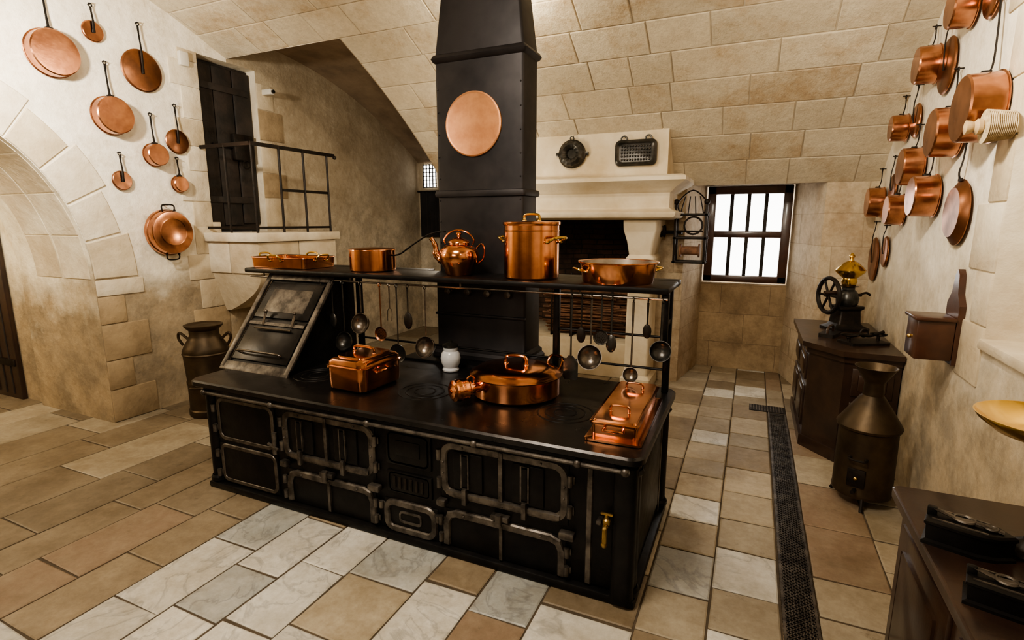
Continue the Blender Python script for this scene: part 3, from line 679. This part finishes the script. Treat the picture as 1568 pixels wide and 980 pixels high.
b=B();b.lathe([(.001,0),(.085,0),(.095,.012),(.10,.04),(.125,.085),(.135,.125),(.128,.165),(.10,.195),(.07,.205),(.068,.215),(.078,.218),(.075,.226),(.055,.24),(.02,.252),(.012,.256),(.012,.264),(.022,.275),(.014,.288),(.001,.29)],'copper',44)
b.tube(catmull([(-.115,0,.10),(-.155,0,.13),(-.165,0,.19),(-.185,0,.235)],5),[.034,.026,.018,.015],'copper',12);b.tube([(-.18,0,.225),(-.195,0,.245)],[.014,.018],'copper',12)
b.tube(catmull([(-.095,0,.205),(-.10,0,.24),(-.06,0,.285),(0,0,.30),(.06,0,.285),(.10,0,.24),(.095,0,.205)],5),(.006,.010),'copper',8,up=(0,1,0))
b.tube(catmull([(.12,0,.18),(.155,0,.21),(.175,0,.17),(.165,0,.11),(.13,0,.08)],5),(.006,.009),'copper',8,up=(0,1,0))
b.fin('copper_kettle',(-1.79,3.12,ZS),(0,0,.25))
b=B();r=.175;h=.33
b.lathe([(.001,0),(r-.01,0),(r,.012),(r,h),(r+.005,h+.002),(r+.008,h+.01),(r+.008,h+.022),(r-.006,h+.026),(.001,h+.03)],'copper',56)
b.lathe([(r+.001,h-.035),(r+.003,h-.033),(r+.003,h-.028),(r+.001,h-.026)],'copper',56)
for s in (-1,1): loop(b,(s*r,0,h*.70),.13,.055,.009,'brass','y',(s,0,.5))
loop(b,(0,0,h+.03),.12,.04,.008,'brass','x',(0,0,1))
b.fin('copper_stockpot',(-1.275,3.14,ZS),(0,0,-.3))
b=B();r=.225;h=.115
b.lathe([(.001,0),(r*.90,0),(r*.93,.01),(r,h),(r+.012,h+.004),(r+.012,h+.010),(r-.004,h+.006),(r*.93-.004,.012),(.001,.012)],'copper',56)
b.lathe([(r-.0045,h+.005),(r*.935-.005,.0135),(.001,.0135)],'tin',56)
for s in (-1,1): loop(b,(s*(r-.01),0,h*.6),.10,.05,.007,'brass','y',(s,0,.3))
b.fin('wide_saute_pan',(-.72,3.14,ZS),(0,0,.6))
ZT_=.7835
b=B();b.M=Matrix.Diagonal((1.06,1.06,1.12,1));b.rrl([(.120,.155,.03,0),(.135,.17,.04,.012),(.140,.175,.045,.06),(.140,.175,.045,.125),(.150,.185,.05,.128),(.150,.185,.05,.138),(.140,.175,.045,.142),(.138,.173,.045,.158),(.125,.16,.04,.172),(.10,.13,.03,.178),(.098,.128,.03,.186),(.01,.01,.005,.187)],'copper',k=5)
loop(b,(0,0,.185),.15,.035,.007,'copper','x')
for s in (-1,1): loop(b,(s*.142,0,.10),.11,.045,.008,'copper','y',(s,0,.4))
b.fin('square_braising_pan',(-2.18,2.58,ZT_),(0,0,-.05))
b=B();b.lathe([(.001,0),(.055,0),(.058,.01),(.05,.025),(.066,.06),(.07,.09),(.062,.125),(.048,.14),(.05,.155),(.052,.165),(.044,.165),(.042,.15)],'ceramic',32);b.lathe([(.05,.165),(.054,.17),(.054,.185),(.03,.195),(.012,.20),(.014,.212),(.001,.216)],'pewter',32)
b.fin('ceramic_jar',(-1.85,3.08,ZT_))
b=B();r=.265;h=.12
b.lathe([(.001,0),(r-.015,0),(r,.015),(r,h),(r+.012,h+.003),(r+.014,h+.010),(r+.006,h+.014),(r*.96,h+.022),(r*.9,h+.035),(r*.6,h+.05),(.001,h+.058)],'copper',64)
b.M=Matrix.Rotation(-1.0,4,'Z');loop(b,(0,0,h+.055),.13,.055,.009,'copper','x');b.M=Matrix.Identity(4)
loop(b,(r+.005,0,h*.75),.13,.09,.010,'copper','y',(.55,0,1))
b.tube(catmull([(-r*.94,0,.078),(-r-.03,0,.082),(-r-.07,0,.085),(-r-.12,0,.085),(-r-.16,0,.085),(-r-.185,0,.085)],4),[.030,.028,.030,.046,.060,.064,.060,.042,.014],'copper',24)
b.ring((-r-.05,0,.128),.026,.006,'copper','y')
b.fin('lidded_saute_pan',(-1.24,2.82,ZT_),(0,0,1.02))
b=B();b.rrl([(.135,.365,.02,0),(.135,.365,.02,.010),(.105,.335,.02,.014),(.108,.338,.02,.075),(.116,.346,.025,.078),(.118,.348,.025,.088),(.105,.335,.02,.092),(.10,.33,.02,.100),(.01,.01,.005,.101)],'copper',k=4)
for y in (-.20,.20): loop(b,(0,y,.098),.09,.035,.006,'copper','x')
for s in (-1,1): loop(b,(0,s*.342,.055),.09,.035,.006,'copper','x',(0,s,.3))
b.fin('fish_kettle',(-.535,2.67,ZT_),(0,0,.02))
def utensil(kind,x,zb,y=2.95,r=.06,mat='steel',lean=0):
    b=B();L=1.375-zb
    b.ring((0,0,.0),.012,.0035,mat,'x');b.tube([(0,0,-.012),(0,0,-L*.5),(0,-.0,-L+r*(2 if kind!='fork' else 1.4))],[(.007,.003),(.005,.003),(.006,.0035)],mat,8,up=(0,1,0))
    if kind=='ladle':
        b.M=Matrix.Translation((0,-.004-r*.25,-L+r))@Matrix.Rotation(math.radians(72),4,'X')
        b.lathe([(max(.001,r*math.sin(a)),-r*.8*math.cos(a)) for a in [pi/2*i/7 for i in range(8)]]+[(r*.95,0)]+[(max(.001,r*.94*math.sin(a)),-r*.74*math.cos(a)) for a in [pi/2*(7-i)/7 for i in range(8)]],mat,24)
    elif kind=='skimmer':
        b.M=Matrix.Translation((0,0,-L+r))@Matrix.Rotation(pi/2,4,'X');b.lathe([(.001,0),(r*.8,.0),(r,.008),(r,.011),(r*.8,.003),(.001,.003)],mat,28)
        for i in range(3):
            for j in range(6*(i+1)): 
                a=2*pi*j/(6*(i+1));q=r*.24*(i+1);b.cyl((q*math.cos(a),q*math.sin(a),.0035),(q*math.cos(a),q*math.sin(a),.0042),.0035,'ironblack',6)
    elif kind=='turner': b.rrl([(r*.55,.002,.001,-L),(r*.65,.002,.001,-L+.01),(r*.65,.002,.001,-L+r*1.5),(r*.2,.003,.001,-L+r*2.1)],mat)
    elif kind=='fork':
        for s in (-1,1): b.tube(catmull([(0,0,-L+r*1.5),(s*.018,0,-L+r*1.1),(s*.018,-.005,-L)],4),.0035,mat,6)
    elif kind=='spoon':
        b.M=Matrix.Translation((0,0,-L+r*1.2))@Matrix.Diagonal((.7,.25,1.2,1));b.sphere((0,0,0),r,mat,16)
    b.M=Matrix.Identity(4)
    nm={'ladle':'hanging_ladle','skimmer':'hanging_skimmer','turner':'hanging_turner','fork':'hanging_meat_fork','spoon':'hanging_spoon'}[kind]
    b.fin(nm,(x,y-.002,1.372),(0,0,lean))
for a in (('ladle',-2.50,1.02,.075),('skimmer',-2.33,.98,.05,'copperdark'),('fork',-2.25,1.13,.06),('spoon',-2.10,1.08,.05,'ironblack'),('ladle',-1.96,.90,.075),('skimmer',-2.19,.84,.065,'pewter'),('ladle',-2.86,1.04,.05,'pewter'),('spoon',-2.76,1.04,.045,'pewter'),('ladle',-2.66,.88,.07,'pewter'),
          ('turner',-.94,.87,.07,'pewter'),('ladle',-.82,.95,.075),('ladle',-.42,1.04,.06,'pewter'),('ladle',-.58,.90,.045),('spoon',-.70,1.06,.045,'pewter'),('skimmer',-.76,1.10,.045,'pewter'),('spoon',-.50,1.16,.035,'ironblack'),('spoon',-.88,1.10,.04,'ironblack')):
    utensil(a[0],a[1],a[2],r=a[3],mat=a[4] if len(a)>4 else 'steel')
# ------------------------------------------------------------------ wall pans
ML=Matrix(((0,0,-1,0),(0,1,0,0),(1,0,0,0),(0,0,0,1)));MR=Matrix(((0,0,1,0),(0,-1,0,0),(1,0,0,0),(0,0,0,1)))
def hung(kind,side,y,z,r,top,h=.1,mat='copperwall',dy=0):
    b=B();M=ML if side=='L' else MR
    off=XL+.02 if side=='L' else XR-.02
    L=max(top-z-r,.05);ang=math.atan2(dy,L+r)*(1 if side=='L' else -1)
    M=M@Matrix.Rotation(ang,4,'Z')
    b.M=M
    if kind in('pan','skillet'):
        k=.97 if kind=='pan' else .82
        b.lathe([(.001,-h),(r*k-.008,-h),(r*k,-h+.008),(r*.995,-.006),(r+.006,-.003),(r+.006,.001),(r-.004,-.001),(r*k-.004,-h+.010),(.001,-h+.010)],mat,44)
        b.tube(catmull([(r-.002,0,-h*.35),(r+.04,0,-.022),(r+L*.5,0,-.012),(r+L-.02,0,-.008)],4),[(.014,.004),(.010,.004),(.008,.004),(.010,.004)],'ironblack',8,up=(0,0,1))
        b.box(r-.006,r+.012,-.025,.025,-h*.5,-h*.2,'ironblack',.003)
        b.ring((r+L-.01,0,-.008),.014,.004,'ironblack','z')
        b.cyl((r+L-.002,0,.02),(r+L-.002,0,-.03),.004,'ironblack',6)
    elif kind=='lid':
        b.lathe([(.001,-.012),(r*.9,-.012),(r*.95,-.009),(r,-.002),(r,.002),(.001,.002)],mat,44)
        b.tube(catmull([(-r*.15,0,-.018),(r*.3,0,-.024),(r,0,-.026),(r+L*.5,0,-.016),(r+L-.02,0,-.012)],4),[(.013,.004),(.010,.004),(.008,.004),(.010,.004)],'ironblack',8,up=(0,0,1))
        b.ring((r+L-.01,0,-.012),.014,.004,'ironblack','z');b.cyl((r+L-.002,0,.02),(r+L-.002,0,-.03),.004,'ironblack',6)
    elif kind=='braiser':
        b.lathe([(.001,-h),(r*.55,-h),(r*.58,-h-.004),(r*.62,-h),(r*.9,-h+.004),(r*.95,-h+.02),(r*.96,-.035),(r,-.03),(r+.004,-.006),(r,0),(.001,-.001)],mat,52)
        loop(b,(r*.97,0,-h*.5),.12,.05,.007,'ironblack','y',(1,0,0));loop(b,(-r*.97,0,-h*.5),.12,.05,.007,'ironblack','y',(-1,0,0))
        b.cyl((r+.04,0,.02),(r+.04,0,-h*.6),.004,'ironblack',6)
    b.fin({'pan':'hanging_saucepan','skillet':'hanging_frying_pan','lid':'hanging_pan_lid','braiser':'hanging_braising_pan'}[kind],(off,y,z))
for a in (('pan',2.60,3.10,.175,3.60,.09),('lid',2.93,3.36,.085,3.57,0),('lid',3.30,3.14,.18,3.54,0,'copperdark'),('pan',2.985,2.70,.155,3.14,.09),('pan',3.32,2.41,.10,2.78,.08),
          ('lid',3.56,2.56,.115,2.90,0,'copperdark'),('lid',3.01,2.16,.085,2.40,0,'copperdark'),('pan',3.53,2.16,.075,2.41,.05),('braiser',3.36,1.70,.215,1.95,.10)):
    hung(a[0],'L',a[1],a[2],a[3],a[4],a[5],*(a[6:7]))
for a in (('pan',4.02,2.99,.11,3.35,.11),('lid',3.72,2.95,.12,3.3,0),('pan',4.60,2.83,.12,3.12,.12),('lid',4.36,2.76,.17,3.08,0,'copperdark'),('pan',5.22,2.52,.10,2.80,.11),('lid',4.95,2.53,.12,2.78,0),
          ('pan',3.98,2.31,.14,2.70,.13),('pan',3.46,2.35,.165,2.90,.14),('pan',4.68,2.18,.13,2.50,.12),('pan',5.78,1.97,.13,2.29,.12),('pan',5.02,1.89,.115,2.25,.11),('pan',4.25,1.96,.13,2.32,.13),
          ('skillet',3.76,1.85,.175,2.24,.035,'copperdark'),('lid',5.42,2.07,.12,2.33,0,'copperdark'),('lid',5.85,1.46,.20,1.80,0,'copperdark'),('lid',5.42,1.55,.13,1.77,0,'copperdark')):
    hung(a[0],'R',a[1],a[2],a[3],a[4],a[5],*(a[6:7]),dy=(.12 if a[0]=='pan' else 0))
b=B();b.lathe([(.001,0),(.185,0),(.19,.02),(.19,.06),(.18,.07),(.18,.30),(.186,.31),(.186,.33),(.18,.34),(.195,.60),(.197,.62),(.18,.66),(.135,.74),(.125,.76),(.125,.81),(.16,.845),(.165,.86),(.15,.865),(.12,.85),(.05,.86),(.001,.862)],'canmetal',44)
for s in (-1,1): b.tube(catmull([(s*.15,0,.72),(s*.22,0,.78),(s*.235,0,.73),(s*.20,0,.66)],5),.012,'canmetal',8)
loop(b,(0,-.19,.30),.12,.05,.010,'canmetal','x',(0,-1,.2))
b.lathe([(.197,.0),(.202,.01),(.197,.02)],'canmetal',44,(0,0,.585))
b.fin('milk_can',(-4.62,3.25,0),(0,0,.5))
b=B();W_='wood'
poly=lambda e:[(.46-e,5.75+e),(.46-e,4.72-e*.4),(.68-e*.4,4.45-e),(1.04,4.45-e),(1.04,5.75+e)]
b.prism(poly(-.02),.06,.82,W_);b.prism(poly(.0),0,.09,W_);b.prism(poly(0),.78,.83,W_);b.prism(poly(.035),.83,.87,W_)
for z0,z1 in ((.14,.48),(.53,.74)):
    for y0,y1 in ((4.80,5.20),(5.27,5.68)):
        b.box(.465,.485,y0,y1,z0,z1,W_,.006);b.box(.455,.47,y0+.04,y1-.04,z0+.04,z1-.04,W_,.01)
    b.box(.74,1.0,4.455,4.475,z0,z1,W_,.006);b.box(.78,.96,4.445,4.46,z0+.04,z1-.04,W_,.01)
b.fin('wooden_sideboard')
b=B();b.rrl([(.16,.12,.03,0),(.16,.12,.03,.02),(.12,.09,.03,.04),(.10,.08,.02,.06),(.09,.075,.02,.17),(.11,.09,.02,.19),(.11,.09,.02,.21)],'ironblack')
b.lathe([(.07,.21),(.085,.23),(.09,.28),(.07,.33),(.05,.35),(.05,.37),(.08,.38)],'pewter',28)
b.lathe([(.04,.37),(.05,.38),(.06,.42),(.055,.45),(.11,.50),(.115,.52),(.09,.55),(.05,.585),(.02,.60),(.014,.62),(.024,.635),(.02,.65),(.005,.665),(.001,.667)],'brass',36)
b.ring((-.17,0,.30),.15,.018,'ironblack','x',28,8);b.cyl((-.2,0,.30),(.12,0,.30),.014,'ironblack')
for k in range(3):
    a=k*pi/3;b.tube([(-.17,-.14*math.cos(a),.30-.14*math.sin(a)),(-.17,.14*math.cos(a),.30+.14*math.sin(a))],.010,'ironblack')
b.tube(catmull([(-.17,-.11,.34),(-.25,-.11,.34),(-.28,-.11,.34)],3),.014,'wood');b.tube(catmull([(.10,0,.30),(.16,0,.32),(.2,0,.30)],4),.01,'ironblack')
b.fin('coffee_mill',(.79,5.38,.87),(0,0,.45))
b=B();b.rrl([(.16,.09,.02,0),(.16,.09,.02,.02)],'ironblack')
for s in (-1,1): b.cyl((s*.12,0,.02),(s*.12,0,.06),.012,'ironblack');b.lathe([(.04,.06),(.055,.065),(.06,.075),(.05,.07)],'ironblack',20,(s*.12,0,0))
b.tube(catmull([(-.14,0,.05),(-.05,-.02,.075),(.05,0,.06),(.16,0,.09)],5),.012,'ironblack');b.ring((0,0,.085),.03,.008,'ironblack','y')
b.fin('iron_waffle_press',(.84,4.78,.87),(0,0,.5))
b=B();b.rrl([(.11,.06,.02,0),(.11,.06,.02,.03)],'ironblack');b.tube(catmull([(-.08,0,.03),(-.06,0,.08),(.06,0,.08),(.08,0,.03)],4),.01,'wood');b.fin('flat_iron',(.64,5.0,.87),(0,0,1.2))
b=B();b.box(-.20,-.031,-.10,.10,0,.22,'woodred',.008);b.box(-.215,-.031,-.115,.115,.215,.235,'woodred',.006)
pp=((-.10,-.02),(.10,-.02),(.10,.30),(.05,.36),(.03,.46),(0,.49),(-.03,.46),(-.05,.36),(-.10,.30))
b.loft([[(-.03,y,z) for y,z in pp],[(0,y,z) for y,z in pp]],'woodred')
b.sphere((-.205,0,.11),.012,'brass')
b.fin('wall_salt_box',(XR-.001,3.58,1.06))
b=B();b.lathe([(.001,.07),(.168,.07),(.172,.09),(.168,.10),(.165,.50),(.178,.51),(.182,.525),(.175,.54),(.075,.70),(.058,.72),(.055,.80),(.062,.815),(.11,.895),(.118,.905),(.112,.905),(.05,.815),(.001,.80)],'canmetal',44)
for k in range(3):
    a=2*pi*k/3+.4;b.tube(catmull([(.15*math.cos(a),.15*math.sin(a),.10),(.17*math.cos(a),.17*math.sin(a),.05),(.19*math.cos(a),.19*math.sin(a),.0)],4),.012,'ironblack')
b.M=Matrix.Rotation(-.4,4,'Z');b.box(-.05,.05,-.177,-.16,.15,.27,'ironblack',.006);loop(b,(0,-.168,.34),.09,.04,.007,'ironblack','x',(0,-1,0));b.sphere((.0,-.18,.21),.012,'brass')
b.cyl((0,-.16,.13),(0,-.22,.13),.012,'ironblack');b.M=Matrix.Identity(4)
b.fin('spouted_metal_can',(.77,3.88,0))
b=B();b.box(.60,1.035,.5,2.31,.06,.76,W_,.01);b.box(.62,1.03,.52,2.29,0,.07,W_);b.rrl([(.238,.92,.02,.76),(.24,.925,.03,.77),(.24,.925,.03,.795),(.235,.918,.03,.80)],W_,c=(.80,1.42,0))
for y0,y1 in ((1.72,2.24),(1.12,1.64),(.56,1.04)):
    b.box(.585,.605,y0,y1,.12,.70,W_,.008);b.box(.575,.59,y0+.07,y1-.07,.19,.63,W_,.014)
b.sphere((.57,1.75,.45),.014,'brass')
b.fin('wooden_dresser')
def boxiron(name,loc,rot,s=1):
    b=B();b.M=Matrix.Scale(s,4)
    def lp(e,z): 
        P=[(-.10-e,-.06-e),(.05,-.06-e),(.10,-.04-e),(.14+e,0),(.10,.04+e),(.05,.06+e),(-.10-e,.06+e)];return [(x,y,z) for x,y in P]
    b.loft([lp(.012,0),lp(.012,.012),lp(0,.018),lp(.004,.075),lp(.010,.08),lp(.010,.09),lp(.0,.096)],'iron')
    b.box(-.11,-.08,-.012,.012,.09,.125,'iron',.004);b.tube(catmull([(-.09,0,.12),(-.02,0,.105),(.04,0,.108),(.11,0,.10)],5),(.014,.005),'ironworn',8,up=(0,0,1))
    b.ring((.0,0,.108),.03,.006,'ironworn','z');b.ring((.075,0,.104),.018,.005,'ironworn','z');b.box(-.09,.07,-.05,-.042,.094,.1,'ironworn');b.box(-.09,.07,.042,.05,.094,.1,'ironworn')
    b.fin(name,loc,rot)
boxiron('charcoal_box_iron',(.665,1.95,.80),(0,0,-.35),.84);boxiron('charcoal_box_iron.001',(.672,1.66,.80),(0,0,-.3),.72)
b=B();b.tube(catmull([(-.05,0,.02),(-.02,0,.10),(.04,0,.13),(.08,.05,.12)],5),.014,'ironblack');b.rrl([(.05,.08,.02,0),(.05,.08,.02,.02),(.03,.05,.02,.05),(.02,.03,.01,.08)],'ironblack');b.tube([(0,-.06,.10),(0,.08,.10)],.022,'wood',12)
b.fin('iron_meat_press',(.86,1.72,.80))
b=B();b.lathe([(.001,0),(.06,0),(.063,.01),(.05,.03),(.02,.05),(.016,.06),(.016,.33),(.03,.34),(.03,.355)],'ironblack',28);b.cyl((0,0,.35),(0,0,.375),.02,'brass')
b.lathe([(.001,.37),(.07,.374),(.13,.39),(.168,.42),(.178,.432),(.182,.432),(.172,.416),(.132,.384),(.07,.368),(.001,.366)],'brass',52)
b.fin('brass_scale_pan',(.84,1.98,.80))
b=B();b.M=Matrix.Rotation(-pi/2,4,'Y')@Matrix.Diagonal((1.2,1.2,.85,1))
pr=[(.001,0)]
for i in range(16): pr+=[(.045+.012*(i/15),.005+i*.008),(.051+.012*(i/15),.009+i*.008)]
b.lathe(pr+[(.02,.135)],'rope',28);b.lathe([(.02,.13),(.028,.14),(.03,.16),(.018,.175),(.024,.19),(.026,.21),(.001,.22)],'woodpale',20)
b.fin('rope_brush',(XR-.011,3.22,2.23))
# ------------------------------------------------------------------ lights
def pt(name,loc,e,r=.1,c=(1,.82,.60)):
    l=bpy.data.lights.new(name,'POINT');l.energy=e;l.shadow_soft_size=r;l.color=c;o=bpy.data.objects.new(name,l);COL.objects.link(o);o.location=loc;return o
def aim(o,loc,tgt): o.location=loc;o.rotation_euler=(Vector(tgt)-Vector(loc)).to_track_quat('-Z','Y').to_euler()
def area(name,loc,tgt,e,sx,sy,c=(1,.87,.70)):
    l=bpy.data.lights.new(name,'AREA');l.shape='RECTANGLE';l.size=sx;l.size_y=sy;l.energy=e;l.color=c;o=bpy.data.objects.new(name,l);COL.objects.link(o);aim(o,loc,tgt);return o
def spot(name,loc,tgt,e,ang,r=.08,c=(1,.9,.76),blend=.9):
    l=bpy.data.lights.new(name,'SPOT');l.energy=e;l.spot_size=math.radians(ang);l.spot_blend=blend;l.shadow_soft_size=r;l.color=c;o=bpy.data.objects.new(name,l);COL.objects.link(o);aim(o,loc,tgt);return o
spot('lamp_left_wall',(-4.1,1.6,3.0),(-5.17,2.35,3.0),215,150,c=(1,.93,.80))
spot('lamp_right_wall',(.0,2.4,2.9),(1.05,3.4,2.9),135,150,c=(1,.91,.75))
pt('lamp_behind_flue',(-1.89,3.90,3.42),36,.04,(1,.88,.68))
area('fill_ceiling_front',(-1.5,.6,3.9),(-1.4,1.7,0),84,1.0,.7)  # unseen fill added overhead to light the range and foreground floor
area('fill_rear_room',(-2.0,-2.6,2.9),(-1.2,3,1.0),34,1.6,1.0)  # added area light behind the camera, stands for no known fixture
spot('lamp_vault_wash',(-.3,1.2,2.6),(-.6,3.9,3.6),42,120,c=(1,.89,.72))
pt('fill_hearth_recess',(-2.62,4.6,2.1),27,.08,(1,.86,.66))  # added fill hidden behind the flue, brightens fireplace and stair recess
pt('fill_passage',(-6.9,1.0,2.6),60,.1,(1,.87,.66))  # unseen point light added to brighten the passage walls
wd=bpy.data.worlds.new('world');bpy.context.scene.world=wd;wd.use_nodes=True;wd.node_tree.nodes['Background'].inputs[0].default_value=(1,.85,.68,1);wd.node_tree.nodes['Background'].inputs[1].default_value=.05
cd=bpy.data.cameras.new('camera');cam=bpy.data.objects.new('camera',cd);COL.objects.link(cam);cam.location=(0,0,1.8);cam.rotation_euler=(math.radians(79.5),0,math.radians(24.2))
cd.sensor_width=36;cd.sensor_fit='HORIZONTAL';cd.lens=18.64;cd.clip_start=.05
sc=bpy.context.scene;sc.camera=cam
sc.view_settings.view_transform='AgX'
try: sc.view_settings.look='AgX - Medium High Contrast'
except Exception as e: print(e)
sc.view_settings.exposure=0.42
